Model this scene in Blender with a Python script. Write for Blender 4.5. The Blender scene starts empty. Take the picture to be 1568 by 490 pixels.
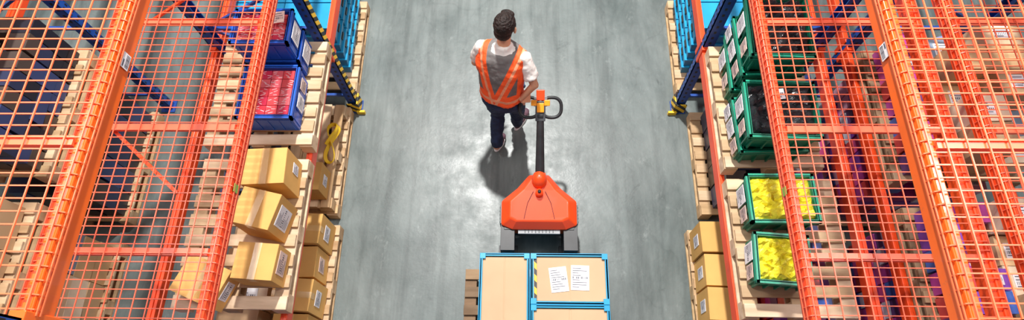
import bpy, math, random
from mathutils import Vector, Matrix
random.seed(7)
sc=bpy.context.scene
try:
    sc.view_settings.view_transform='Standard'
    sc.view_settings.look='None'
except Exception as e: print(e)

# ------------------------------------------------------------ materials
def nmat(name):
    m=bpy.data.materials.new(name); m.use_nodes=True
    nt=m.node_tree; b=nt.nodes['Principled BSDF']
    return m,nt,b
def N(nt,t,**k):
    n=nt.nodes.new(t)
    for a,v in k.items(): setattr(n,a,v)
    return n
def ramp(nt,stops,interp='LINEAR'):
    r=N(nt,'ShaderNodeValToRGB'); cr=r.color_ramp; cr.interpolation=interp
    while len(cr.elements)<len(stops): cr.elements.new(0.5)
    for e,(p,c) in zip(cr.elements,stops):
        e.position=p; e.color=(c[0],c[1],c[2],1)
    return r
def simple(name,col,rough=.5,metal=0,var=.12,scale=8,bump=0,spec=.5,bscale=None,coat=0,wear=0,objvar=0):
    m,nt,b=nmat(name)
    tc=N(nt,'ShaderNodeTexCoord'); nz=N(nt,'ShaderNodeTexNoise'); nz.inputs['Scale'].default_value=scale; nz.inputs['Detail'].default_value=4
    nt.links.new(tc.outputs['Object'],nz.inputs['Vector'])
    lo=[max(0,c*(1-var)) for c in col]; hi=[min(1,c*(1+var)) for c in col]
    r=ramp(nt,[(.3,lo),(.7,hi)])
    nt.links.new(nz.outputs['Fac'],r.inputs['Fac']); out=r.outputs['Color']
    if objvar:
        oi=N(nt,'ShaderNodeObjectInfo'); rr=ramp(nt,[(0,(1-objvar,1-objvar*1.1,1-objvar*1.3)),(1,(1,1,1))]); nt.links.new(oi.outputs['Random'],rr.inputs['Fac'])
        mx=N(nt,'ShaderNodeMix',data_type='RGBA',blend_type='MULTIPLY'); mx.inputs[0].default_value=1
        nt.links.new(out,mx.inputs[6]); nt.links.new(rr.outputs['Color'],mx.inputs[7]); out=mx.outputs[2]
    if wear:
        nw=N(nt,'ShaderNodeTexNoise'); nw.inputs['Scale'].default_value=22; nw.inputs['Detail'].default_value=9; nw.inputs['Roughness'].default_value=.75
        nt.links.new(tc.outputs['Object'],nw.inputs['Vector'])
        rw=ramp(nt,[(.60,(0,0,0)),(.70,(wear,)*3)]); nt.links.new(nw.outputs['Fac'],rw.inputs['Fac'])
        mx=N(nt,'ShaderNodeMix',data_type='RGBA'); nt.links.new(rw.outputs['Color'],mx.inputs[0]); nt.links.new(out,mx.inputs[6]); mx.inputs[7].default_value=(.22,.13,.09,1); out=mx.outputs[2]
    nt.links.new(out,b.inputs['Base Color'])
    b.inputs['Roughness'].default_value=rough; b.inputs['Metallic'].default_value=metal
    b.inputs['Specular IOR Level'].default_value=spec
    b.inputs['Coat Weight'].default_value=coat
    if bump:
        n2=N(nt,'ShaderNodeTexNoise'); n2.inputs['Scale'].default_value=bscale or scale*3; n2.inputs['Detail'].default_value=3
        nt.links.new(tc.outputs['Object'],n2.inputs['Vector'])
        bp=N(nt,'ShaderNodeBump'); bp.inputs['Strength'].default_value=bump; bp.inputs['Distance'].default_value=.01
        nt.links.new(n2.outputs['Fac'],bp.inputs['Height']); nt.links.new(bp.outputs['Normal'],b.inputs['Normal'])
    return m
def island(name,cols,rough=.6,grain=None,interp='CONSTANT',bump=0):
    m,nt,b=nmat(name)
    g=N(nt,'ShaderNodeNewGeometry')
    st=[(i/len(cols),c) for i,c in enumerate(cols)]
    r=ramp(nt,st,interp); nt.links.new(g.outputs['Random Per Island'],r.inputs['Fac'])
    out=r.outputs['Color']
    if grain:
        tc=N(nt,'ShaderNodeTexCoord'); mp=N(nt,'ShaderNodeMapping'); mp.inputs['Scale'].default_value=grain
        nz=N(nt,'ShaderNodeTexNoise'); nz.inputs['Scale'].default_value=3; nz.inputs['Detail'].default_value=5
        nt.links.new(tc.outputs['Object'],mp.inputs['Vector']); nt.links.new(mp.outputs['Vector'],nz.inputs['Vector'])
        r2=ramp(nt,[(.3,(.68,.62,.55)),(.65,(1,1,1))]); nt.links.new(nz.outputs['Fac'],r2.inputs['Fac'])
        mx=N(nt,'ShaderNodeMix',data_type='RGBA',blend_type='MULTIPLY'); mx.inputs[0].default_value=1
        nt.links.new(out,mx.inputs[6]); nt.links.new(r2.outputs['Color'],mx.inputs[7]); out=mx.outputs[2]
    nt.links.new(out,b.inputs['Base Color']); b.inputs['Roughness'].default_value=rough
    return m

M={}
M['orange']=simple('orange_paint',(.95,.14,.010),.32,var=.1,scale=5,coat=.2,wear=.35)
M['redorange']=simple('red_orange_paint',(.90,.075,.012),.38,var=.12,scale=5,wear=.45)
M['wire']=simple('orange_wire_coating',(.96,.19,.07),.3,var=.05,scale=4)
M['wire2']=simple('red_wire_coating',(.90,.15,.07),.35,var=.08,scale=4)
M['blue']=simple('blue_paint',(.012,.075,.36),.4,var=.2,scale=7,wear=.4)
M['wood']=island('pine_wood',[(.62,.42,.23),(.70,.49,.29),(.56,.37,.20),(.74,.55,.35),(.66,.45,.24)],.75,grain=(1,5,4))
M['woodpale']=island('pale_pine_wood',[(.66,.47,.28),(.74,.56,.37),(.58,.40,.23),(.78,.60,.42)],.75,grain=(1,5,4))
M['wooddark']=island('weathered_wood',[(.30,.19,.11),(.38,.25,.14),(.26,.17,.10),(.42,.29,.18)],.8,grain=(1,5,4))
M['card']=simple('cardboard',(.80,.47,.15),.75,var=.09,scale=5,spec=.2,objvar=.2,bump=.15,bscale=9)
M['card2']=simple('pale_cardboard',(.56,.39,.24),.75,var=.06,scale=3,spec=.2)
M['tape']=simple('packing_tape',(.72,.46,.18),.25,var=.05,scale=6)
M['paper']=simple('label_paper',(.85,.84,.86),.6,var=.03,scale=6)
M['ink']=simple('label_ink',(.06,.06,.09),.6,var=.1)
M['pinkpaper']=simple('pink_label_paper',(.78,.58,.50),.6,var=.04)
M['bluetray']=simple('blue_tray_plastic',(.02,.34,.62),.3,var=.1,scale=5)
M['bluebin']=simple('blue_bin_plastic',(.012,.10,.55),.35,var=.1,scale=5)
M['teal']=simple('teal_bin_plastic',(.03,.26,.46),.4,var=.15,scale=5)
M['green']=simple('green_tote_plastic',(.005,.19,.11),.35,var=.2,scale=5)
M['greenhi']=simple('green_tote_rim',(.01,.30,.18),.35,var=.1,scale=5)
M['yellowbag']=simple('yellow_film',(.90,.76,.05),.28,var=.25,scale=30,bump=.9,bscale=45)
M['blackwrap']=simple('black_film',(.02,.022,.025),.18,var=.5,scale=20,bump=.9,bscale=25)
M['redpack']=island('red_packets',[(.60,.03,.05),(.68,.06,.07),(.52,.02,.06),(.66,.10,.12)],.3)
M['silver']=simple('silver_print',(.75,.6,.62),.4)
M['yellow']=simple('yellow_paint',(.86,.55,.02),.45,var=.08)
M['black']=simple('black_plastic',(.018,.019,.021),.45,var=.3,scale=12)
M['dgrey']=simple('dark_grey_plastic',(.06,.065,.07),.45,var=.2,scale=12)
M['grey']=simple('grey_plastic',(.26,.27,.28),.45,var=.1,scale=12)
M['truckred']=simple('red_truck_shell',(.88,.075,.012),.35,var=.05,scale=4,coat=.1)
M['amber']=simple('amber_plastic',(.95,.36,.02),.35,var=.05)
M['steel']=simple('steel',(.45,.46,.47),.35,metal=.8)
M['packs']=island('assorted_packages',[(.66,.08,.30),(.22,.06,.40),(.06,.14,.50),(.78,.40,.52),(.12,.05,.18),(.70,.70,.78),(.42,.05,.28),(.60,.06,.06)],.35)
M['navy']=island('dark_crates',[(.03,.04,.09),(.02,.02,.03),(.04,.06,.16),(.08,.06,.05)],.4)
M['brownpacks']=island('mixed_cartons',[(.70,.46,.24),(.62,.40,.20),(.78,.56,.35),(.50,.33,.18),(.25,.32,.42),(.80,.64,.46)],.7)
M['greenprint']=simple('green_print',(.25,.42,.08),.6)
M['skin']=simple('skin',(.66,.35,.21),.5,var=.06,scale=10,spec=.35)
M['hair']=simple('brown_black_hair',(.016,.009,.007),.6,var=.6,scale=40,bump=.8,bscale=90,spec=.3)
M['jeans']=simple('navy_denim',(.014,.028,.075),.8,var=.4,scale=14,bump=.4,bscale=30)
M['shirt']=simple('white_cotton',(.78,.75,.70),.8,var=.04,scale=8,bump=.4,bscale=18)
M['shoe']=simple('maroon_sneaker',(.12,.06,.08),.6,var=.2)
M['sole']=simple('white_rubber',(.85,.85,.85),.5,var=.05)
M['eye']=simple('eye_white',(.8,.8,.8),.2); M['iris']=simple('iris_brown',(.05,.02,.01),.2); M['lip']=simple('lips',(.45,.17,.13),.5)
m,nt,b=nmat('hazard_stripes'); tc=N(nt,'ShaderNodeTexCoord'); sx=N(nt,'ShaderNodeSeparateXYZ'); nt.links.new(tc.outputs['Object'],sx.inputs[0])
ad=N(nt,'ShaderNodeMath',operation='ADD'); nt.links.new(sx.outputs['Y'],ad.inputs[0]); nt.links.new(sx.outputs['Z'],ad.inputs[1])
ad2=N(nt,'ShaderNodeMath',operation='ADD'); nt.links.new(ad.outputs[0],ad2.inputs[0]); nt.links.new(sx.outputs['X'],ad2.inputs[1])
ml=N(nt,'ShaderNodeMath',operation='MULTIPLY'); ml.inputs[1].default_value=10; nt.links.new(ad2.outputs[0],ml.inputs[0])
fr=N(nt,'ShaderNodeMath',operation='FRACT'); nt.links.new(ml.outputs[0],fr.inputs[0])
r=ramp(nt,[(0,(.9,.56,.02)),(.5,(.02,.02,.02))],'CONSTANT'); nt.links.new(fr.outputs[0],r.inputs['Fac']); nt.links.new(r.outputs['Color'],b.inputs['Base Color']); b.inputs['Roughness'].default_value=.5
M['hazard']=m
m,nt,b=nmat('hi_vis_vest_fabric'); tc=N(nt,'ShaderNodeTexCoord'); sx=N(nt,'ShaderNodeSeparateXYZ'); nt.links.new(tc.outputs['Object'],sx.inputs[0])
def mth(op,a,bv=None,c=None):
    n=N(nt,'ShaderNodeMath',operation=op)
    for i,v in enumerate((a,bv,c)):
        if v is None: continue
        if isinstance(v,(int,float)): n.inputs[i].default_value=v
        else: nt.links.new(v,n.inputs[i])
    return n.outputs[0]
xc=mth('ADD',sx.outputs['X'],.02); ax=mth('ABSOLUTE',xc); z=sx.outputs['Z']
line=mth('MULTIPLY_ADD',mth('SUBTRACT',z,1.06),.33,.04)
dst=mth('ABSOLUTE',mth('SUBTRACT',ax,line))
strap=mth('LESS_THAN',dst,.050); tape=mth('LESS_THAN',dst,.012)
wz=mth('ABSOLUTE',mth('SUBTRACT',z,1.03)); waist=mth('LESS_THAN',wz,.068); wtape=mth('LESS_THAN',wz,.014)
side=mth('GREATER_THAN',ax,.17)
org=mth('MAXIMUM',mth('MAXIMUM',strap,waist),side); tp=mth('MAXIMUM',tape,wtape)
mx=N(nt,'ShaderNodeMix',data_type='RGBA'); nt.links.new(org,mx.inputs[0]); mx.inputs[6].default_value=(.15,.14,.135,1); mx.inputs[7].default_value=(.98,.105,.015,1)
mx2=N(nt,'ShaderNodeMix',data_type='RGBA'); nt.links.new(tp,mx2.inputs[0]); nt.links.new(mx.outputs[2],mx2.inputs[6]); mx2.inputs[7].default_value=(.85,.34,.18,1)
nt.links.new(mx2.outputs[2],b.inputs['Base Color']); b.inputs['Roughness'].default_value=.7
nz=N(nt,'ShaderNodeTexNoise'); nz.inputs['Scale'].default_value=14; nt.links.new(tc.outputs['Object'],nz.inputs['Vector'])
bp=N(nt,'ShaderNodeBump'); bp.inputs['Strength'].default_value=.6; bp.inputs['Distance'].default_value=.02; nt.links.new(nz.outputs['Fac'],bp.inputs['Height']); nt.links.new(bp.outputs['Normal'],b.inputs['Normal'])
M['vest']=m
m,nt,b=nmat('polished_concrete'); tc=N(nt,'ShaderNodeTexCoord')
def noise(scale,det=6,sc3=(1,1,1),rg=.6,dist=0):
    mp=N(nt,'ShaderNodeMapping'); mp.inputs['Scale'].default_value=sc3
    n=N(nt,'ShaderNodeTexNoise'); n.inputs['Scale'].default_value=scale; n.inputs['Detail'].default_value=det; n.inputs['Roughness'].default_value=rg; n.inputs['Distortion'].default_value=dist
    nt.links.new(tc.outputs['Object'],mp.inputs['Vector']); nt.links.new(mp.outputs['Vector'],n.inputs['Vector']); return n.outputs['Fac']
def mulc(a,bc,f):
    x=N(nt,'ShaderNodeMix',data_type='RGBA',blend_type='MULTIPLY'); x.inputs[0].default_value=f; nt.links.new(a,x.inputs[6]); nt.links.new(bc,x.inputs[7]); return x.outputs[2]
r1=ramp(nt,[(.30,(.115,.145,.140)),(.52,(.18,.212,.204)),(.75,(.255,.287,.275))]); nt.links.new(noise(.9,10,dist=.4),r1.inputs['Fac'])
r2=ramp(nt,[(.36,(.48,.50,.50)),(.60,(1,1,1))]); nt.links.new(noise(1.3,9,(2.2,.6,1),.72,.5),r2.inputs['Fac'])
c1=mulc(r1.outputs['Color'],r2.outputs['Color'],.68)
r5=ramp(nt,[(.30,(.38,.39,.39)),(.40,(1,1,1))]); nt.links.new(noise(4,12,(1,1,1),.75,.6),r5.inputs['Fac']); c1=mulc(c1,r5.outputs['Color'],.7)
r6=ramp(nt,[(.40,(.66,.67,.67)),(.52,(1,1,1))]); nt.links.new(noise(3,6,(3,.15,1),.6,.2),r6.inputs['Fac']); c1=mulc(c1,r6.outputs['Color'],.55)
wv=N(nt,'ShaderNodeTexVoronoi',feature='DISTANCE_TO_EDGE'); wv.inputs['Scale'].default_value=.8
mpv=N(nt,'ShaderNodeMapping'); mpv.inputs['Scale'].default_value=(1.6,.7,1); nzv=N(nt,'ShaderNodeTexNoise'); nzv.inputs['Scale'].default_value=2.5; nzv.inputs['Detail'].default_value=6
nt.links.new(tc.outputs['Object'],nzv.inputs['Vector']); mxv=N(nt,'ShaderNodeMix',data_type='RGBA'); mxv.inputs[0].default_value=.35; nt.links.new(tc.outputs['Object'],mxv.inputs[6]); nt.links.new(nzv.outputs['Color'],mxv.inputs[7])
nt.links.new(mxv.outputs[2],mpv.inputs['Vector']); nt.links.new(mpv.outputs['Vector'],wv.inputs['Vector'])
rv=ramp(nt,[(0,(.62,.63,.63)),(.012,(1,1,1))]); nt.links.new(wv.outputs['Distance'],rv.inputs['Fac']); c1=mulc(c1,rv.outputs['Color'],.3)
r3=ramp(nt,[(.57,(0,0,0)),(.72,(1,1,1))]); nt.links.new(noise(5,12,(1.3,.8,1),.8,.3),r3.inputs['Fac'])
mx2=N(nt,'ShaderNodeMix',data_type='RGBA'); mf=mth('MULTIPLY',r3.outputs['Color'],.4); nt.links.new(mf,mx2.inputs[0]); nt.links.new(c1,mx2.inputs[6]); mx2.inputs[7].default_value=(.40,.44,.42,1)
nt.links.new(mx2.outputs[2],b.inputs['Base Color'])
r4=ramp(nt,[(.3,(.26,)*3),(.7,(.55,)*3)]); nt.links.new(noise(3.5,8,rg=.7),r4.inputs['Fac']); nt.links.new(r4.outputs['Color'],b.inputs['Roughness'])
b.inputs['Specular IOR Level'].default_value=.45
bp=N(nt,'ShaderNodeBump'); bp.inputs['Strength'].default_value=.1; bp.inputs['Distance'].default_value=.01; nt.links.new(noise(30,5),bp.inputs['Height']); nt.links.new(bp.outputs['Normal'],b.inputs['Normal'])
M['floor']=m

# ------------------------------------------------------------ mesh builder
class MB:
    def __init__(s): s.v=[]; s.f=[]; s.m=[]; s.mats=[]
    def mi(s,k):
        if k not in s.mats: s.mats.append(k)
        return s.mats.index(k)
    def add(s,vs,fs,k):
        o=len(s.v); s.v+= [tuple(p) for p in vs]; i=s.mi(k)
        for f in fs: s.f.append([a+o for a in f]); s.m.append(i)
    def box(s,c,d,k,R=None,rz=0,taper=1.0):
        if R is None: R=Matrix.Rotation(rz,3,'Z')
        vs=[]
        for z in (-.5,.5):
            t=1.0 if z>0 else taper
            for x,y in ((-.5,-.5),(.5,-.5),(.5,.5),(-.5,.5)):
                vs.append(Vector(c)+R@Vector((x*d[0]*t,y*d[1]*t,z*d[2])))
        s.add(vs,[(3,2,1,0),(4,5,6,7),(0,1,5,4),(1,2,6,5),(2,3,7,6),(3,0,4,7)],k)
    def bb(s,x0,x1,y0,y1,z0,z1,k): s.box(((x0+x1)/2,(y0+y1)/2,(z0+z1)/2),(abs(x1-x0),abs(y1-y0),abs(z1-z0)),k)
    def tube(s,pts,rs,k,n=8,cap=True,sq=1.0):
        pts=[Vector(p) for p in pts]
        if isinstance(rs,(int,float)): rs=[rs]*len(pts)
        rings=[]; up=None
        for i,p in enumerate(pts):
            if i==0: t=pts[1]-p
            elif i==len(pts)-1: t=p-pts[i-1]
            else: t=(pts[i+1]-p).normalized()+(p-pts[i-1]).normalized()
            t.normalize()
            if up is None:
                up=Vector((0,0,1)) if abs(t.z)<.9 else Vector((1,0,0))
            a=up-t*up.dot(t)
            if a.length<1e-4: a=t.orthogonal()
            a.normalize(); b=t.cross(a); up=a
            rings.append([p+(a*math.cos(2*math.pi*(j+.5)/n)+b*math.sin(2*math.pi*(j+.5)/n)*sq)*rs[i] for j in range(n)])
        vs=[q for r in rings for q in r]; fs=[]
        for i in range(len(rings)-1):
            for j in range(n):
                fs.append((i*n+j,i*n+(j+1)%n,(i+1)*n+(j+1)%n,(i+1)*n+j))
        if cap:
            fs.append(tuple(reversed(range(n)))); fs.append(tuple((len(rings)-1)*n+j for j in range(n)))
        s.add(vs,fs,k)
    def loft(s,secs,k,n=28,p=2.4):
        vs=[];fs=[]
        for (cx,cy,cz,rx,ry) in secs:
            for j in range(n):
                a=2*math.pi*j/n; c,d=math.cos(a),math.sin(a)
                vs.append((cx+rx*math.copysign(abs(c)**(2/p),c),cy+ry*math.copysign(abs(d)**(2/p),d),cz))
        for i in range(len(secs)-1):
            for j in range(n): fs.append((i*n+j,i*n+(j+1)%n,(i+1)*n+(j+1)%n,(i+1)*n+j))
        fs.append(tuple(reversed(range(n)))); fs.append(tuple((len(secs)-1)*n+j for j in range(n)))
        s.add(vs,fs,k)
    def ell(s,c,r,k,R=None,nu=16,nv=10):
        R=R or Matrix.Identity(3); vs=[]; fs=[]
        for i in range(1,nv):
            th=math.pi*i/nv
            for j in range(nu):
                ph=2*math.pi*j/nu; vs.append(Vector(c)+R@Vector((r[0]*math.sin(th)*math.cos(ph),r[1]*math.sin(th)*math.sin(ph),r[2]*math.cos(th))))
        top=len(vs); vs.append(Vector(c)+R@Vector((0,0,r[2]))); vs.append(Vector(c)+R@Vector((0,0,-r[2])))
        for i in range(nv-2):
            for j in range(nu): fs.append((i*nu+j,(i+1)*nu+j,(i+1)*nu+(j+1)%nu,i*nu+(j+1)%nu))
        for j in range(nu): fs.append((top,j,(j+1)%nu)); fs.append((top+1,(nv-2)*nu+(j+1)%nu,(nv-2)*nu+j))
        s.add(vs,fs,k)
    def prism(s,poly,z0,z1,k,poly2=None):
        n=len(poly); q=poly2 or poly
        vs=[(p[0],p[1],z0) for p in poly]+[(p[0],p[1],(p[2] if len(p)>2 else z1)) for p in q]
        fs=[tuple(reversed(range(n))),tuple(range(n,2*n))]+[(i,(i+1)%n,n+(i+1)%n,n+i) for i in range(n)]
        s.add(vs,fs,k)
    def label(s,c,ux,uy,w,h,k='paper',bars=True):
        ux=Vector(ux).normalized(); uy=Vector(uy).normalized(); nz=ux.cross(uy).normalized()
        R=Matrix((ux,uy,nz)).transposed()
        s.box(Vector(c)+nz*.0015,(w,h,.003),k,R=R)
        if bars:
            rows=max(2,int(h/.022))
            for i in range(rows):
                yy=h*(.42-.84*(i+.5)/rows); 
                if i==rows//2:
                    nb=9
                    for j in range(nb):
                        s.box(Vector(c)+nz*.0035+ux*(w*(-.38+.76*j/(nb-1)))+uy*yy,(w*random.choice((.025,.05)),h*.8/rows,.001),'ink',R=R)
                else:
                    ww=w*random.uniform(.3,.8)
                    s.box(Vector(c)+nz*.0035+ux*(-w*.42+ww/2)+uy*yy,(ww,h*.22/rows,.001),'ink',R=R)
    def build(s,name,parent=None,bevel=0,smooth=False,loc=(0,0,0),rot=(0,0,0),seg=2):
        me=bpy.data.meshes.new(name); me.from_pydata(s.v,[],s.f)
        for k in s.mats: me.materials.append(M[k])
        me.polygons.foreach_set('material_index',s.m)
        if smooth: me.polygons.foreach_set('use_smooth',[True]*len(me.polygons))
        me.update(); o=bpy.data.objects.new(name,me); sc.collection.objects.link(o)
        o.location=loc; o.rotation_euler=rot
        if parent: o.parent=parent
        if bevel:
            bm=o.modifiers.new('Bevel','BEVEL'); bm.width=bevel; bm.segments=seg; bm.limit_method='ANGLE'; bm.angle_limit=.6
        return o
def empty(name,loc=(0,0,0),rot=(0,0,0)):
    e=bpy.data.objects.new(name,None); sc.collection.objects.link(e); e.location=loc; e.rotation_euler=rot; e.empty_display_size=.1; return e

# ------------------------------------------------------------ floor
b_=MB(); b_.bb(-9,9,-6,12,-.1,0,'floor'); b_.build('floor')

# ------------------------------------------------------------ racks
def wire_deck(name,parent,x_in,x_out,y0,y1,z,mat,fall,zig=.05):
    s=1 if x_in>x_out else -1
    w=MB(); r=.0036
    n=int((y1-y0)/zig)
    for i in range(n+1):
        y=y0+i*zig
        pts=[(x_out,y,z),(x_in-s*.012,y,z),(x_in+s*.004,y,z-.012),(x_in+s*.006,y,z-fall)]
        w.tube(pts,r,mat,n=4)
    d=abs(x_in-x_out); k=int(d/.075)
    for i in range(k+1):
        x=x_out+(x_in-x_out)*i/k - (s*.012 if i==k else 0)
        w.tube([(x,y0-.02,z+.005),(x,y1+.02,z+.005)],r*1.05,mat,n=4)
    w.tube([(x_in+s*.008,y0-.02,z-fall+.006),(x_in+s*.008,y1+.02,z-fall+.006)],r,mat,n=4)
    w.tube([(x_in+s*.008,y0-.02,z-fall*.5),(x_in+s*.008,y1+.02,z-fall*.5)],r,mat,n=4)
    return w.build(name,parent)
def post(mb,x,y,s,H):
    w=.09;d=.07
    mb.bb(x-w/2,x+w/2,y-d/2,y-d/2+.008,.01,H,'blue'); mb.bb(x-w/2,x+w/2,y+d/2-.008,y+d/2,.01,H,'blue')
    mb.bb(x+s*(w/2-.008),x+s*w/2,y-d/2,y+d/2,.01,H,'blue')
    mb.bb(x-.07,x+.07,y-.07,y+.07,0,.012,'blue')
    for i in range(int(H/.075)):
        zz=.06+i*.075
        for yy in (-.017,.017): mb.box((x+s*(w/2+.0006),y+yy,zz),(.002,.012,.028),'black')
        mb.box((x,y-d/2-.0006,zz),(.02,.002,.028),'black')
def rack(xin,xout,bays,levels,decks,inner=True,H=3.9,hz=2.1):
    s=1 if xin>xout else -1
    e=empty('pallet_rack',((xin+xout)/2,(bays[0][0]+bays[-1][1])/2,0))
    off=Vector(e.location)
    def place(o): o.location=-off; return o
    u=MB()
    ys=sorted(set([b for bay in bays for b in bay]))
    for y in ys:
        for xx,ss in ((xin-s*.045,s),(xout+s*.045,-s)): post(u,xx,y,ss,H)
        zz=.25; flip=False
        while zz<H-.2:
            u.tube([(xin-s*.06,y,zz),(xout+s*.06,y,zz)],.018,'blue',n=4)
            if zz+.55<H: u.tube([(xin-s*.06,y,zz) if flip else (xout+s*.06,y,zz),(xout+s*.06,y,zz+.55) if flip else (xin-s*.06,y,zz+.55)],.016,'blue',n=4)
            flip=not flip; zz+=.55
        if inner:
            if hz: u.bb(xin+s*.002,xin+s*.007,y-.036,y+.024,.02,hz,'hazard')
            u.bb(xin+s*.004,xin+s*.016,y-.06,y+.06,.0,.18,'hazard'); u.bb(xin-s*.10,xin+s*.014,y-.064,y-.050,0,.16,'hazard')
            u.bb(xin-s*.02,xin+s*.06,y-.085,y-.062,0,.05,'yellow')
    place(u.build('upright_frames',e))
    bm=MB()
    for li,(z,mat) in enumerate(levels):
        for (y0,y1) in bays:
            for xx,ss in ((xin,s),(xout,-s)):
                a=y0+.04;b=y1-.04
                bm.bb(xx-ss*.05,xx,a,b,z-.115,z-.012,mat)
                bm.bb(xx-ss*.028,xx,a,b,z-.014,z,mat)
                for yy in (a,b):
                    bm.bb(xx-ss*.052,xx+ss*.006,yy-.022,yy+.022,z-.17,z+.03,mat)
    place(bm.build('beams',e,bevel=.004))
    for (li,bi,mat,fall) in decks:
        z,m2=levels[li]; y0,y1=bays[bi]
        dk=wire_deck('wire_deck',e,xin if fall>.03 else xin-s*.03,xout+s*.01,y0+.07,y1-.07,z+.008,mat,fall); place(dk)
        c=MB()
        for i in range(4):
            yy=y1-.59-(i)*.765
            if yy<y0+.1: break
            if z>3: yy+=.13
            c.bb(xin-s*.05,xout+s*.05,yy-.02,yy+.02,z-.028,z+.002,mat)
        place(c.build('deck_support_bars',e))
    return e,off
bays=[(.28-2.7,.28),(.28,2.98),(2.98,5.68)]
lv=[(1.10,'redorange'),(2.25,'redorange'),(3.40,'orange')]
DK=[(1,0,'wire2',.09),(1,1,'wire2',.09),(2,0,'wire',.05),(2,1,'wire',.05),(1,2,'wire2',.09)]
eL,offL=rack(-1.69,-2.70,bays,lv,DK)
eR,offR=rack(1.478,2.49,bays,lv,DK,hz=0)
rack(-3.62,-4.63,bays,lv,[(1,1,'wire2',.09),(2,1,'wire',.05)],inner=False)
rack(2.68,3.69,bays,lv,[(1,1,'wire2',.09),(2,1,'wire',.05)],inner=False)
l=MB()
l.label((-1.686,1.39,3.335),(0,1,0),(0,0,1),.07,.055); l.label((-1.683,1.25,2.20),(0,1,0),(0,0,1),.05,.05,'greenprint',False)
l.tube([(-2.5,1.62,2.2),(-2.02,1.22,2.2)],.014,'redorange',n=4); l.tube([(-2.5,2.4,2.2),(-2.2,2.7,2.2)],.012,'redorange',n=4)
o=l.build('beam_labels',eL); o.location=-offL
l=MB()
l.label((1.474,1.44,3.335),(0,-1,0),(0,0,1),.07,.055); l.label((1.471,1.25,2.20),(0,-1,0),(0,0,1),.05,.05,'greenprint',False)
o=l.build('beam_labels',eR); o.location=-offR

# ------------------------------------------------------------ goods helpers
def pallet(x0,x1,y0,y1,z0,mat='wood',name='wooden_pallet'):
    cx,cy=(x0+x1)/2,(y0+y1)/2; L=x1-x0; W=y1-y0; b=MB()
    for fx in (-.5,0,.5):
        x=fx*(L-.1); b.box((x,0,.011),(.1,W,.022),mat)
        for fy in (-.5,0,.5): b.box((x,fy*(W-.12),.061),(.1,.12,.078),mat)
        b.box((x,0,.111),(.1,W,.022),mat)
    n=8
    for i in range(n):
        y=-W/2+.05+(W-.1)*i/(n-1)
        b.box((random.uniform(-.006,.006),0+y,.133),(L,.088+random.uniform(-.008,.008),.022),mat,rz=random.uniform(-.008,.008))
    return b.build(name,loc=(cx,cy,z0),bevel=.002,seg=1)
def pallet_y(x0,x1,y0,y1,z0,mat='wood'):
    o=pallet(-(y1-y0)/2,(y1-y0)/2,-(x1-x0)/2,(x1-x0)/2,0,mat); o.rotation_euler=(0,0,math.pi/2); o.location=((x0+x1)/2,(y0+y1)/2,z0); return o
def carton(x0,x1,y0,y1,z0,z1,rz=0,lab=None,mat='card',tapeax='y',name='cardboard_box'):
    b=MB(); L,W,H=x1-x0,y1-y0,z1-z0
    b.box((0,0,H/2),(L,W,H-.004),mat)
    if tapeax=='y':
        b.box((-L/4-.001,0,H-.001),(L/2-.004,W,.004),mat); b.box((L/4+.001,0,H-.001),(L/2-.004,W,.004),mat)
        b.box((0,0,H+.001),(.05,W+.002,.002),'tape')
        for sy in (-1,1): b.box((0,sy*(W/2+.0005),H-.04),(.05,.002,.08),'tape')
    else:
        b.box((0,-W/4-.001,H-.001),(L,W/2-.004,.004),mat); b.box((0,W/4+.001,H-.001),(L,W/2-.004,.004),mat)
        b.box((0,0,H+.001),(L+.002,.05,.002),'tape')
        for sx_ in (-1,1): b.box((sx_*(L/2+.0005),0,H-.04),(.002,.05,.08),'tape')
    for (f,u,v,w,h,k) in (lab or []):
        if f=='+x': b.label((L/2+.001,u*W/2,H/2+v*H/2),(0,1,0),(0,0,1),w,h,k)
        if f=='-x': b.label((-L/2-.001,u*W/2,H/2+v*H/2),(0,-1,0),(0,0,1),w,h,k)
        if f=='-y': b.label((u*L/2,-W/2-.001,H/2+v*H/2),(1,0,0),(0,0,1),w,h,k)
        if f=='+z': b.label((u*L/2,v*W/2,H+.002),(1,.1,0),(-.1,1,0),w,h,k)
    return b.build(name,loc=((x0+x1)/2,(y0+y1)/2,z0),rot=(0,0,rz),bevel=.004,seg=2)
def lumps(b,x0,x1,y0,y1,z,amp,k,n=14):
    vs=[];fs=[]
    for i in range(n+1):
        for j in range(n+1):
            e=min(i,j,n-i,n-j); zz=z+(random.uniform(-.3,1)*amp if e>0 else -amp*.5)
            vs.append((x0+(x1-x0)*i/n+(random.uniform(-.3,.3)*(x1-x0)/n if e else 0),y0+(y1-y0)*j/n+(random.uniform(-.3,.3)*(y1-y0)/n if e else 0),zz))
    for i in range(n):
        for j in range(n): a=i*(n+1)+j; fs.append((a,a+n+1,a+n+2,a+1))
    b.add(vs,fs,k)
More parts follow.
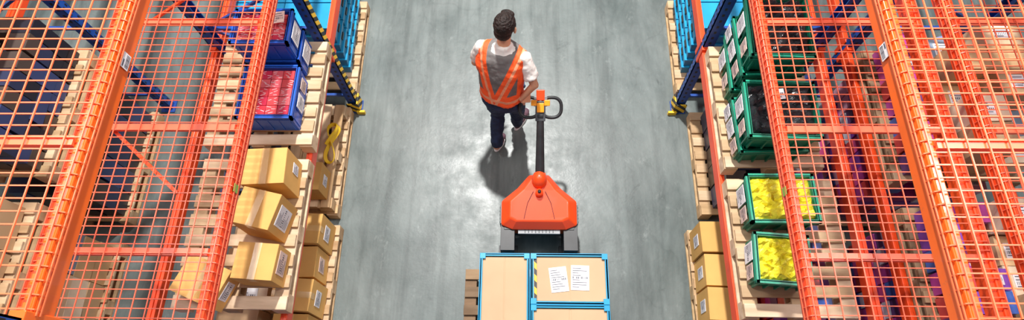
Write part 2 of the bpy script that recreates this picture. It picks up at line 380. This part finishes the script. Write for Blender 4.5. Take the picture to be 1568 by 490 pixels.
def tote(x0,x1,y0,y1,z0,z1,fill='yellowbag',mat='green',rim='greenhi',lab=None,taper=.9,name='plastic_tote',rz=0):
    b=MB(); L,W,H=x1-x0,y1-y0,z1-z0; t=.012
    lx,ly=L/2-.014,W/2-.014
    def ring(z,sx_,sy_): return [(-sx_,-sy_,z),(sx_,-sy_,z),(sx_,sy_,z),(-sx_,sy_,z)]
    vs=ring(0,lx*taper,ly*taper)+ring(H,lx,ly)+ring(H,lx-t,ly-t)+ring(.015,lx*taper-t,ly*taper-t)
    fs=[(3,2,1,0)]+[(i,(i+1)%4,4+(i+1)%4,4+i) for i in range(4)]+[(4+i,4+(i+1)%4,8+(i+1)%4,8+i) for i in range(4)]+[(8+i,8+(i+1)%4,12+(i+1)%4,12+i) for i in range(4)]+[(12,13,14,15)]
    b.add(vs,fs,mat)
    for zz,hh,o in ((H-.012,.024,0),(H-.05,.012,.004)):
        for sy in (-1,1): b.box((0,sy*(W/2-.01-o),zz),(L-2*o,.02,hh),rim)
        for sx_ in (-1,1): b.box((sx_*(L/2-.01-o),0,zz),(.02,W-2*o,hh),rim)
    for i in range(5):
        u=-.8+.4*i
        for sy in (-1,1): b.box((u*L/2,sy*(W/2*.955-.012),H*.42),(.012,.022,H*.7),mat)
        for sx_ in (-1,1): b.box((sx_*(L/2*.955-.012),u*W/2,H*.42),(.022,.012,H*.7),mat)
    if fill=='red':
        nx,ny=4,5
        b.box((0,0,H-.06),(L-.06,W-.06,.02),'redpack')
        for i in range(nx):
            for j in range(ny):
                cx=-(L-.08)/2+(L-.08)*(i+.5)/nx; cy=-(W-.08)/2+(W-.08)*(j+.5)/ny
                b.box((cx,cy,H-.035),((L-.08)/nx-.004,(W-.08)/ny-.004,.03),'redpack',rz=random.uniform(-.05,.05))
                for q in range(4): b.box((cx+random.uniform(-.03,.03),cy-.024+.016*q,H-.019),(random.uniform(.02,.04),.004,.001),'silver',rz=random.uniform(-.5,.5))
    elif fill:
        lumps(b,-lx+t,lx-t,-ly+t,ly-t,H-.012,.045,fill)
    for (f,u,v,w,h,k) in (lab or []):
        if f=='+x': b.label((L/2+.004,u*W/2,H/2+v*H/2),(0,1,0),(0,0,1),w,h,k)
        if f=='-x': b.label((-L/2-.004,u*W/2,H/2+v*H/2),(0,-1,0),(0,0,1),w,h,k)
        if f=='-y': b.label((u*L/2,-W/2-.004,H/2+v*H/2),(1,0,0),(0,0,1),w,h,k)
        if f=='+z': b.label((u*L/2,v*W/2,H+.035),(1,.1,.1),(-.1,1,0),w,h,k)
    return b.build(name,loc=((x0+x1)/2,(y0+y1)/2,z0),rot=(0,0,rz))
def stack(x0,x1,y0,y1,z0,z1,k,sz=(.18,.14,.09),name='package_stack',labs=0):
    b=MB(); nx=max(1,round((x1-x0)/sz[0])); ny=max(1,round((y1-y0)/sz[1])); nz=max(1,round((z1-z0)/sz[2]))
    dx,dy,dz=(x1-x0)/nx,(y1-y0)/ny,(z1-z0)/nz; cx,cy=(x0+x1)/2,(y0+y1)/2
    for a in range(nx):
        for c in range(ny):
            top=nz-(random.random()<.35)-(random.random()<.12)
            for d in range(max(1,top)):
                if 0<a<nx-1 and 0<c<ny-1 and d<top-1: continue
                p=(x0+dx*(a+.5)-cx+random.uniform(-.006,.006),y0+dy*(c+.5)-cy+random.uniform(-.006,.006),dz*(d+.5))
                b.box(p,(dx-.008,dy-.008,dz-.003),k,rz=random.uniform(-.06,.06))
            if random.random()<labs:
                b.label((p[0],p[1],p[2]+dz/2),(1,0,0),(0,1,0),dx*.5,dy*.5,'paper')
    return b.build(name,loc=(cx,cy,z0))

ZL=1.10; ZP=1.245
pallet(-2.50,-1.655,1.97,2.93,ZL,'woodpale'); pallet(-2.46,-1.655,.72,1.86,ZL,'woodpale')
tote(-2.17,-1.74,2.08,2.54,ZP,1.49,'red','bluebin','bluebin',[('+x',-.2,.1,.12,.12,'paper'),('+x',.45,.1,.1,.1,'pinkpaper'),('+z',-.55,0,.07,.1,'paper')],taper=.98,name='blue_goods_box')
tote(-2.20,-1.76,2.57,2.88,ZP,1.49,None,'bluebin','bluebin',[('+x',0,.1,.16,.14,'paper')],taper=.98,name='blue_goods_box')
tote(-2.20,-1.76,2.57,2.88,1.492,1.74,'red','bluebin','bluebin',[('+x',0,.1,.16,.14,'paper'),('+z',.6,.3,.1,.1,'pinkpaper')],taper=.98,name='blue_goods_box')
carton(-1.99,-1.69,1.53,1.80,ZP,1.56,.05,[('+x',.3,-.2,.08,.1,'paper')])
carton(-1.98,-1.70,1.22,1.48,ZP,1.57,-.22,[('+x',0,.05,.15,.2,'paper')])
carton(-1.96,-1.68,.88,1.13,ZP,1.48,-.06,[('+x',.1,.1,.16,.13,'pinkpaper')])
carton(-2.36,-2.03,.75,1.02,ZP,1.42,-.38,[('+x',0,0,.13,.1,'paper')])
pallet(-2.74,-1.745,1.78,2.90,0,'wood'); pallet(-2.66,-1.70,.58,1.68,0,'wood'); pallet(-2.74,-1.72,3.10,4.2,0,'wood')
pallet_y(-2.70,-1.76,1.80,2.85,.145,'wood')
carton(-2.1,-1.80,1.87,2.13,.29,.55,0,[('+x',0,0,.1,.1,'paper')])
for i,(ya,yb) in enumerate(((1.40,1.66),(1.12,1.38),(.84,1.10),(.58,.82))):
    carton(-2.1+.02*i,-1.735-.02*(i%2),ya,yb,.145,.54-.06*(i%2),random.uniform(-.1,.1),[('+x',0,.1,.13,.13,'pinkpaper' if i==1 else 'paper')],tapeax='xy'[i%2])
stack(-2.55,-2.2,.62,1.64,.145,.40,'brownpacks',(.27,.25,.12),'carton_stack',.3)
stack(-2.66,-2.3,1.84,2.8,.29,.55,'navy',(.18,.2,.12),'crate_stack')
st=MB(); pts=[]
for i in range(40):
    a=i/39*2*math.pi*1.3; pts.append((-1.80+.045*math.sin(a*2),2.40+.20*math.cos(a)*(1-.1*i/39),.325+.06*math.sin(a)**2+.002*i))
st.tube(pts,.022,'yellow',n=6,sq=.3); st.build('yellow_strap')
def binstack(x0,x1,y0,y1,name='blue_bin_stack'):
    b=MB(); cx,cy=(x0+x1)/2,(y0+y1)/2; L,W=x1-x0,y1-y0
    nx=2; ny=3
    for a in range(nx):
        for c in range(ny):
            px=-L/2+L*(a+.5)/nx; py=-W/2+W*(c+.5)/ny
            for d in range(6):
                z=d*.13; b.box((px,py,z+.06),(L/nx-.02,W/ny-.03,.12),'teal',taper=.94); b.box((px,py,z+.118),(L/nx-.006,W/ny-.012,.02),'bluetray')
                b.box((px+L/nx/2-.005,py,z+.07),(.01,.08,.03),'black'); b.box((px-L/nx/2+.005,py,z+.07),(.01,.08,.03),'black')
    return b.build(name,loc=(cx,cy,.145))
binstack(-2.7,-1.76,3.28,4.15)
pallet(1.46,2.46,.55,1.66,0,'wood'); pallet(1.60,2.46,1.80,2.86,0,'wood'); pallet(1.50,2.46,3.10,4.2,0,'wood')
binstack(1.53,2.42,3.28,4.15)
for i,(ya,yb) in enumerate(((1.36,1.62),(1.08,1.34),(.80,1.06),(.56,.78))):
    carton(1.47+.01*(i%2),1.86,ya,yb,.145,.50-.02*(i%2),random.uniform(-.05,.05),[('-x',0,.1,.1,.14,'paper')],tapeax='y')
stack(1.9,2.44,.6,1.6,.145,.9,'packs',(.16,.2,.12),'package_stack',.2)
stack(1.70,2.06,1.86,2.8,.145,.62,'navy',(.2,.2,.15),'crate_stack')
stack(2.08,2.44,1.86,2.8,.145,.92,'packs',(.16,.2,.12),'package_stack',.2)
pallet(1.49,2.26,.70,1.72,ZL,'woodpale'); pallet(1.49,2.22,1.80,2.88,ZL,'woodpale')
lb=[('-x',.3,.0,.13,.15,'paper'),('-x',-.45,.0,.1,.12,'pinkpaper')]
lb2=[('-x',.1,.0,.13,.13,'paper'),('-x',.7,-.05,.1,.12,'paper'),('-x',-.55,.0,.1,.12,'pinkpaper')]
tote(1.53,2.00,1.29,1.65,ZP,1.50,'yellowbag',lab=lb); tote(1.53,1.90,.88,1.23,ZP,1.46,'yellowbag',lab=lb+[('+z',.6,.5,.07,.05,'paper')],rz=-.07)
tote(1.53,2.03,1.83,2.28,ZP,1.47,None,lab=lb2,rz=.03); tote(1.53,2.03,1.83,2.28,1.472,1.70,'blackwrap',lab=lb+[('+z',-.2,.4,.12,.08,'paper')],rz=-.03)
tote(1.54,1.98,2.33,2.84,ZP,1.47,None,lab=lb,rz=-.02); tote(1.54,1.98,2.33,2.84,1.472,1.70,None,lab=lb2,rz=.02); tote(1.54,1.98,2.33,2.84,1.702,1.93,'blackwrap',lab=lb,rz=-.04)
for (ya,yb) in ((.35,1.5),(1.7,2.85)):
    pallet(-4.6,-3.65,ya,yb,ZL,'wood'); pallet(-4.6,-3.68,ya,yb,0,'wood')
    pallet(2.72,3.66,ya,yb,ZL,'wooddark'); pallet(2.72,3.66,ya,yb,0,'wood')
stack(-4.5,-3.7,.4,1.45,ZP,1.8,'brownpacks',(.3,.3,.25),'carton_stack',.5); stack(-4.5,-3.7,1.75,2.8,ZP,1.75,'navy',(.16,.16,.14),'crate_stack')
stack(-4.5,-3.72,.4,1.45,.145,.75,'brownpacks',(.3,.3,.2),'carton_stack',.4); stack(-4.5,-3.72,1.75,2.8,.145,.75,'navy',(.16,.2,.14),'crate_stack')
stack(2.75,3.35,.4,1.45,.145,.95,'packs',(.2,.13,.1),'package_stack',.3); stack(2.75,3.6,1.75,2.8,.145,.95,'packs',(.2,.13,.1),'package_stack',.3)
stack(2.78,3.12,.4,1.45,ZP,1.50,'packs',(.17,.15,.12),'package_stack',.3); stack(2.78,3.02,1.75,2.8,ZP,1.55,'packs',(.17,.15,.12),'package_stack',.3)
stack(3.15,3.6,.4,1.45,ZP,1.6,'brownpacks',(.26,.22,.2),'carton_stack',.8); stack(3.05,3.6,1.75,2.8,ZP,1.7,'brownpacks',(.26,.22,.2),'carton_stack',.8)

# ------------------------------------------------------------ pallet truck
T=empty('electric_pallet_truck',(.115,1.75,0))
def tl(o): o.location=(-.115,-1.75,0); return o
cx=.115
h=MB()
hex_=[(cx-.325,1.60),(cx-.23,1.56),(cx+.23,1.56),(cx+.325,1.60),(cx+.325,1.81),(cx+.19,1.92),(cx+.085,2.04),(cx-.085,2.04),(cx-.19,1.92),(cx-.325,1.81)]
hm_z=[.44,.44,.44,.44,.45,.47,.49,.49,.47,.45]
hexm=[(x,y,z) for (x,y),z in zip(hex_,hm_z)]
hext=[(cx-.25,1.635,.52),(cx-.19,1.61,.52),(cx+.19,1.61,.52),(cx+.25,1.635,.52),(cx+.25,1.78,.545),(cx+.135,1.88,.565),(cx+.055,1.99,.59),(cx-.055,1.99,.59),(cx-.135,1.88,.565),(cx-.25,1.78,.545)]
h.prism(hex_,.30,.5,'truckred',hexm)
n=10; h.add(hexm+hext,[(i,(i+1)%n,n+(i+1)%n,n+i) for i in range(n)]+[tuple(range(n,2*n))],'truckred')
tl(h.build('hood',T,bevel=.014,seg=3))
h=MB()
h.ell((cx,1.96,.57),(.068,.08,.10),'truckred'); h.tube([(cx,1.84,.55),(cx,1.84,.61)],[.036,.03],'truckred',n=16); h.tube([(cx,1.84,.61),(cx,1.84,.622)],.015,'black',n=12)
tl(h.build('steering_dome',T,smooth=True))
h=MB()
for s in (-1,1):
    h.box((cx+s*.322,1.70,.37),(.03,.17,.11),'dgrey')
    for i in range(5): h.box((cx+s*.338,1.635+.033*i,.37),(.006,.012,.09),'black')
    h.tube([(cx+s*.13,1.625,.5225),(cx+s*.10,1.76,.546),(cx+s*.05,1.86,.566)],.0035,'black',n=4)
h.box((cx,1.585,.34),(.60,.05,.17),'black'); h.box((cx,1.555,.415),(.36,.06,.012),'grey')
for i in range(9): h.box((cx-.12+.03*i,1.55,.423),(.006,.035,.004),'dgrey')
h.box((cx,1.73,.19),(.60,.16,.24),'black'); h.box((cx,1.90,.20),(.26,.22,.22),'black')
for s in (-1,1):
    h.box((cx+s*.27,1.50,.24),(.12,.24,.36),'black'); h.box((cx+s*.27,.93,.075),(.17,1.16,.05),'black')
    h.box((cx+s*.27,.36,.07),(.12,.06,.035),'black')
    h.tube([(cx+s*.27-.03,.5,.04),(cx+s*.27+.03,.5,.04)],.04,'grey',n=16)
    h.tube([(cx+s*.26-.025,1.75,.05),(cx+s*.26+.025,1.75,.05)],.05,'grey',n=16)
h.tube([(cx-.04,1.93,.09),(cx+.04,1.93,.09)],.09,'dgrey',n=20)
h.tube([(cx-.22,1.62,.27),(cx+.22,1.62,.27)],.02,'steel',n=12)
tl(h.build('chassis_and_forks',T,bevel=.005))
hb=Vector((.12,2.00,.60)); h0=Vector((.12,2.40,.86)); h1=Vector((.12,2.60,.985)); d=(h1-h0).normalized(); nrm=Vector((1,0,0)).cross(d).normalized()
R=Matrix((Vector((1,0,0)),d,nrm)).transposed()
t=MB()
t.tube([hb-d*.08,hb,h0+d*.02],[.042,.032,.024],'black',n=12,sq=1.3)
t.box(hb-d*.03,(.10,.09,.05),'truckred',R=R)
tl(t.build('tiller_shaft',T,bevel=.005))
t=MB()
t.box(h0+d*.07,(.085,.17,.05),'dgrey',R=R); t.box(h0+d*.205,(.07,.09,.055),'truckred',R=R); t.box(h0+d*.10+nrm*.03,(.06,.08,.02),'amber',R=R)
t.box(h0+d*.03+nrm*.028,(.05,.03,.012),'black',R=R)
for s in (-1,1):
    t.box(h0+d*.14+Vector((s*.055,0,0))+nrm*.01,(.05,.05,.035),'amber',R=R)
    t.box(h0+d*.155+Vector((s*.04,0,0)),(.035,.09,.045),'grey',R=R)
tl(t.build('tiller_head',T,bevel=.008))
t=MB()
for s in (-1,1):
    pp=[]
    for i in range(33):
        a=2*math.pi*i/32; ca,sa=math.cos(a),math.sin(a)
        pp.append(h0+Vector((s*(.094+.083*math.copysign(abs(ca)**.8,ca)),0,0))+d*(.10+.085*math.copysign(abs(sa)**.8,sa)))
    t.tube(pp,.0145,'black',n=10,cap=False)
tl(t.build('tiller_loop_grips',T,smooth=True))

# ------------------------------------------------------------ load on truck
pallet(-.52,.64,.10,1.26,.103,'wooddark')
def crate(x0,x1,y0,y1,z0,z1,lab=None,hz=False):
    b=MB(); L,W,H=x1-x0,y1-y0,z1-z0; t=.012
    for s in (-1,1):
        b.box((0,s*(W/2-t/2),H/2),(L,t,H),'bluetray'); b.box((s*(L/2-t/2),0,H/2),(t,W-2*t,H),'bluetray')
        b.box((0,s*(W/2-.008),H-.008),(L+.006,.024,.016),'bluetray'); b.box((s*(L/2-.008),0,H-.008),(.024,W+.006,.016),'bluetray')
        b.box((0,s*(W/2+.001),H*.6),(.12,.006,.03),'black')
        for q in (-1,1): b.box((s*(L/2-.02),q*(W/2-.02),H-.006),(.045,.045,.018),'bluetray')
    b.box((0,0,.01),(L-.02,W-.02,.02),'bluetray')
    b.box((0,0,H/2),(L-.045,W-.045,H-.04),'card2')
    b.box((-L*.24,0,H-.0195),(L*.46,W-.05,.004),'card2'); b.box((L*.24,0,H-.0195),(L*.46,W-.05,.004),'card2')
    if hz: b.box((-L/2+.035,0,H-.012),(.02,W-.06,.008),'hazard')
    for (u,v,w,h_,a) in (lab or []): b.label((u,v,H-.016),(1,a,0),(-a,1,0),w,h_)
    return b.build('blue_crate_with_carton',loc=((x0+x1)/2,(y0+y1)/2,z0),bevel=.003,seg=1)
for z0,z1 in ((.248,.448),(.45,.65)):
    top=z1>.6
    for (ya,yb) in ((.69,1.29),(.08,.68)): crate(-.365,.03,ya,yb,z0,z1)
    for k,(ya,yb) in enumerate(((.89,1.29),(.48,.88),(.07,.47))):
        crate(.045,.655,ya,yb,z0,z1,[(-.085,-.005,.14,.20,.12),(.085,.01,.145,.20,-.03)] if top and k==0 else None,hz=(k==0))

# ------------------------------------------------------------ worker
W=empty('warehouse_worker',(-.2,2.62,0),(0,0,math.radians(-18)))
Wi=Matrix.Rotation(math.radians(18),3,'Z')
def loc(p): return Wi@(Vector(p)-Vector((-.2,2.62,0)))
def rem(mb,name,vox,sm=4,disp=0,ns=.09):
    o=mb.build(name,W)
    r=o.modifiers.new('Remesh','REMESH'); r.mode='VOXEL'; r.voxel_size=vox; r.use_smooth_shade=True
    s=o.modifiers.new('Smooth','SMOOTH'); s.factor=.5; s.iterations=sm
    if disp:
        tx=bpy.data.textures.new(name+'_folds','CLOUDS'); tx.noise_scale=ns
        dm=o.modifiers.new('Folds','DISPLACE'); dm.texture=tx; dm.strength=disp; dm.mid_level=.5
    return o
def limb(mb,pts,rs,k):
    mb.tube(pts,rs,k,n=16)
    for p,r in zip(pts,rs): mb.ell(p,(r,r,r),k)
SR,SL=(.155,.10,1.385),(-.195,.10,1.385)
tp_=Vector((-.01,2.55,.957))
wr=loc(tp_+Vector((-.03,-.035,.062))); el=Vector(loc((.065,2.55,1.175)))
elL=Vector((-.27,.10,1.13)); wrL=Vector((-.22,.31,1.02))
def torso(mb,k,o=0,z0=.84):
    secs=[(0,-.03,.84,.155,.12),(0,-.03,.90,.165,.125),(0,-.02,.97,.160,.118),(-.005,-.005,1.05,.154,.112),(-.01,.02,1.14,.16,.112),(-.015,.05,1.23,.178,.118),(-.02,.075,1.31,.188,.115),(-.02,.09,1.37,.182,.10),(-.02,.10,1.41,.14,.082),(-.02,.11,1.44,.085,.065)]
    secs=[q for q in secs if q[2]>=z0]
    mb.loft([(a,b,c,rx+o,ry+o) for a,b,c,rx,ry in secs],k,p=2.3)
HR,HL=(.085,-.03,.88),(-.085,-.03,.88)
KR,KL=(.085,.13,.50),(-.075,.03,.49)
AR,AL=(.06,.17,.10),(-.03,-.17,.17)
b=MB(); torso(b,'skin',-.01)
limb(b,[HR,KR,AR],[.085,.055,.038],'skin'); limb(b,[HL,KL,AL],[.085,.055,.038],'skin')
limb(b,[SR,el,wr],[.048,.038,.026],'skin'); limb(b,[SL,elL,wrL],[.048,.038,.026],'skin')
limb(b,[(-.02,.11,1.40),(-.022,.15,1.50),(-.024,.17,1.56)],[.06,.054,.055],'skin')
rem(b,'body',.011,4)
b=MB(); torso(b,'jeans',.004); b.v=[(x,y,min(z,.99)) for x,y,z in b.v]
def lr(a,bb,t): return tuple(Vector(a).lerp(Vector(bb),t))
limb(b,[HR,lr(HR,KR,.5),KR,lr(KR,AR,.5),lr(KR,AR,.93)],[.098,.085,.068,.064,.058],'jeans'); limb(b,[HL,lr(HL,KL,.5),KL,lr(KL,AL,.5),lr(KL,AL,.9)],[.098,.085,.068,.062,.057],'jeans')
rem(b,'jeans',.010,4,.032,.06)
b=MB(); torso(b,'shirt',.012,.96)
limb(b,[SR,lr(SR,el,.35)],[.062,.064],'shirt'); b.tube([lr(SR,el,.2),lr(SR,el,.72)],[.064,.064],'shirt',n=18)
limb(b,[SL,lr(SL,elL,.35)],[.062,.064],'shirt'); b.tube([lr(SL,elL,.2),lr(SL,elL,.72)],[.064,.064],'shirt',n=18)
b.tube([(-.02,.105,1.40),(-.021,.125,1.475)],[.085,.066],'shirt',n=20)
rem(b,'t_shirt',.010,3,.022,.07)
b=MB(); torso(b,'vest',.03,.97)
for S in (SR,SL): b.ell((-.02+(S[0]+.02)*.72,.10,1.385),(.085,.085,.062),'vest')
rem(b,'hi_vis_vest',.010,3,.022,.08)
def hand(name,wrist,f,nn,curl=(.75,1.25,1.0),side=1):
    f=Vector(f).normalized(); nn=Vector(nn); nn=(nn-f*nn.dot(f)).normalized(); s=f.cross(nn)*side
    w=Vector(wrist); b=MB()
    R=Matrix((s,f,nn)).transposed()
    b.box(w+f*.05,(.078,.085,.026),'skin',R=R); b.ell(w+f*.0,(.027,.03,.021),'skin',R=R); b.ell(w+f*.03+s*.028+nn*.008,(.018,.032,.016),'skin',R=R)
    for i,(off_,L) in enumerate(((.030,.95),(.010,1.05),(-.011,1.0),(-.031,.8))):
        p=w+f*.088+s*off_; a=0; pts=[p-f*.02,p]
        for c,ln in zip(curl,(.044,.027,.022)):
            a+=c; p=p+(f*math.cos(a)+nn*math.sin(a))*ln*L; pts.append(p)
        limb(b,pts,[.0095,.0095,.0088,.008,.007],'skin')
    p=w+f*.025+s*.036; q1=p+(f*.6+s*.5+nn*.6).normalized()*.035; q2=q1+(f*.75+nn*.7-s*.15).normalized()*.03; q3=q2+(f*.5+nn*.7-s*.4).normalized()*.024
    limb(b,[p,q1,q2,q3],[.012,.0105,.0095,.008],'skin')
    return rem(b,name,.0035,3)
f=Wi@Vector((.75,.36,-.55)); nn=Wi@Vector((-.62,.42,-.66))
hand('right_hand',wr,f,nn,side=-1)
hand('left_hand',wrL,(.05,.75,-.6),(.9,.1,.1),(.3,.5,.4),side=-1)
HC=Vector((-.024,.185,1.615)); RH=Matrix.Rotation(math.radians(-10),3,'X')
def hp(x,y,z): return HC+RH@Vector((x,y,z))
b=MB()
b.ell(hp(0,-.008,.02),(.074,.092,.088),'skin',R=RH,nu=24,nv=16); b.ell(hp(0,.03,-.045),(.056,.058,.062),'skin',R=RH); b.ell(hp(0,.055,-.085),(.03,.028,.025),'skin',R=RH)
b.tube([hp(0,.082,.015),hp(0,.104,-.028)],[.009,.015],'skin',n=10); b.ell(hp(0,.1,-.03),(.017,.012,.011),'skin')
for s in (-1,1):
    b.ell(hp(s*.082,.0,-.008),(.012,.020,.032),'skin',R=RH@Matrix.Rotation(s*.3,3,'Z')); b.ell(hp(s*.045,.055,-.025),(.022,.022,.02),'skin'); b.ell(hp(s*.03,.078,.028),(.024,.012,.008),'skin')
rem(b,'head',.004,3)
b=MB()
for s in (-1,1):
    b.ell(hp(s*.031,.076,.008),(.013,.012,.010),'eye'); b.ell(hp(s*.031,.087,.008),(.0055,.003,.0055),'iris')
    b.tube([hp(s*.014,.09,.03),hp(s*.032,.092,.035),hp(s*.05,.078,.028)],[.003,.004,.002],'hair',n=6)
b.ell(hp(0,.088,-.056),(.024,.007,.0055),'lip'); b.ell(hp(0,.087,-.065),(.020,.008,.006),'lip')
b.build('face_features',W,smooth=True)
b=MB()
b.ell(hp(0,-.018,.036),(.084,.100,.088),'hair',R=RH,nu=28,nv=18); b.ell(hp(0,-.05,-.01),(.072,.062,.075),'hair',R=RH); b.ell(hp(0,.055,.085),(.055,.035,.028),'hair',R=RH)
for s in (-1,1): b.ell(hp(s*.068,.018,.02),(.014,.02,.04),'hair',R=RH)
for i in range(140):
    a=random.uniform(0,2*math.pi); e=random.uniform(.05,1.35); q=Vector((math.cos(a)*math.sin(e)*.083,math.sin(a)*math.sin(e)*.099-.018,math.cos(e)*.088+.036))
    b.ell(hp(*q),(.006,.014,.006),'hair',R=Matrix.Rotation(a,3,'Z'),nu=8,nv=6)
rem(b,'hair',.004,1,.006)
def shoe(name,heel,yaw,pitch):
    Rm=Matrix.Rotation(yaw,3,'Z')@Matrix.Rotation(pitch,3,'X'); h=Vector(heel)
    P=lambda x,y,z: h+Rm@Vector((x,y,z))
    b=MB(); b.ell(P(0,.05,.055),(.038,.055,.05),'shoe',R=Rm); b.ell(P(0,.13,.045),(.042,.075,.04),'shoe',R=Rm); b.ell(P(0,.20,.035),(.043,.055,.03),'shoe',R=Rm); b.tube([P(0,.045,.05),P(0,.035,.11)],[.04,.042],'shoe',n=14)
    rem(b,name,.007,3)
    b=MB(); n=20
    out=[]
    for j in range(n):
        a=2*math.pi*j/n; x=math.sin(a)*(.046 if math.cos(a)>0 else .042); y=.125+math.cos(a)*.14; out.append((x,y))
    vs=[P(x,y,0) for x,y in out]+[P(x*.98,y,.032) for x,y in out]
    b.add(vs,[tuple(reversed(range(n))),tuple(range(n,2*n))]+[(i,(i+1)%n,n+(i+1)%n,n+i) for i in range(n)],'sole'); b.build(name+'_sole',W,bevel=.006)
shoe('right_sneaker',(.06,.13,.0),-.15,0)
shoe('left_sneaker',(-.03,-.20,.115),.05,math.radians(-28))

# ------------------------------------------------------------ lights
def area(name,locn,size,sy,power,target=None,col=(1,1,1)):
    L=bpy.data.lights.new(name,'AREA'); L.shape='RECTANGLE'; L.size=size; L.size_y=sy; L.energy=power; L.color=col
    o=bpy.data.objects.new(name,L); sc.collection.objects.link(o); o.location=locn
    if target:
        dd=Vector(target)-Vector(locn); o.rotation_euler=dd.to_track_quat('-Z','Y').to_euler()
    return o
area('warehouse_key_lamp',(-.45,5.9,9),.32,.32,1350,(0,2.4,0),(1,.98,.95))
area('aisle_lamp',(-.2,1.0,10),1.2,2.4,50,(0,1.5,0))
# rack-row area lights, one per side, aimed down at the racks
area('rack_row_lamp',(-4.2,2.6,8),1.2,1.2,230,(-3.2,1.5,0)); area('rack_row_lamp',(4.2,2.6,8),1.2,1.2,230,(3.2,1.5,0))
w=bpy.data.worlds.new('warehouse_air'); sc.world=w; w.use_nodes=True
bg=w.node_tree.nodes['Background']; bg.inputs[0].default_value=(.93,.96,1,1); bg.inputs[1].default_value=.31

# ------------------------------------------------------------ camera
nv=Vector((24,502,1151)).normalized(); av=Vector((38,-2641,1151)); av=(av-nv*av.dot(nv)).normalized()
xv=av.cross(-nv)
if xv.x<0: xv=-xv
right=Vector((xv.x,av.x,-nv.x)); down=Vector((xv.y,av.y,-nv.y)); fwd=Vector((xv.z,av.z,-nv.z))
Rm=Matrix((right,-down,-fwd)).transposed()
cam=bpy.data.cameras.new('camera'); co=bpy.data.objects.new('camera',cam); sc.collection.objects.link(co)
co.matrix_world=Matrix.Translation((0,0,5.5))@Rm.to_4x4()
cam.sensor_width=36; cam.lens=1151/1920*36; cam.clip_start=.05
sc.camera=co
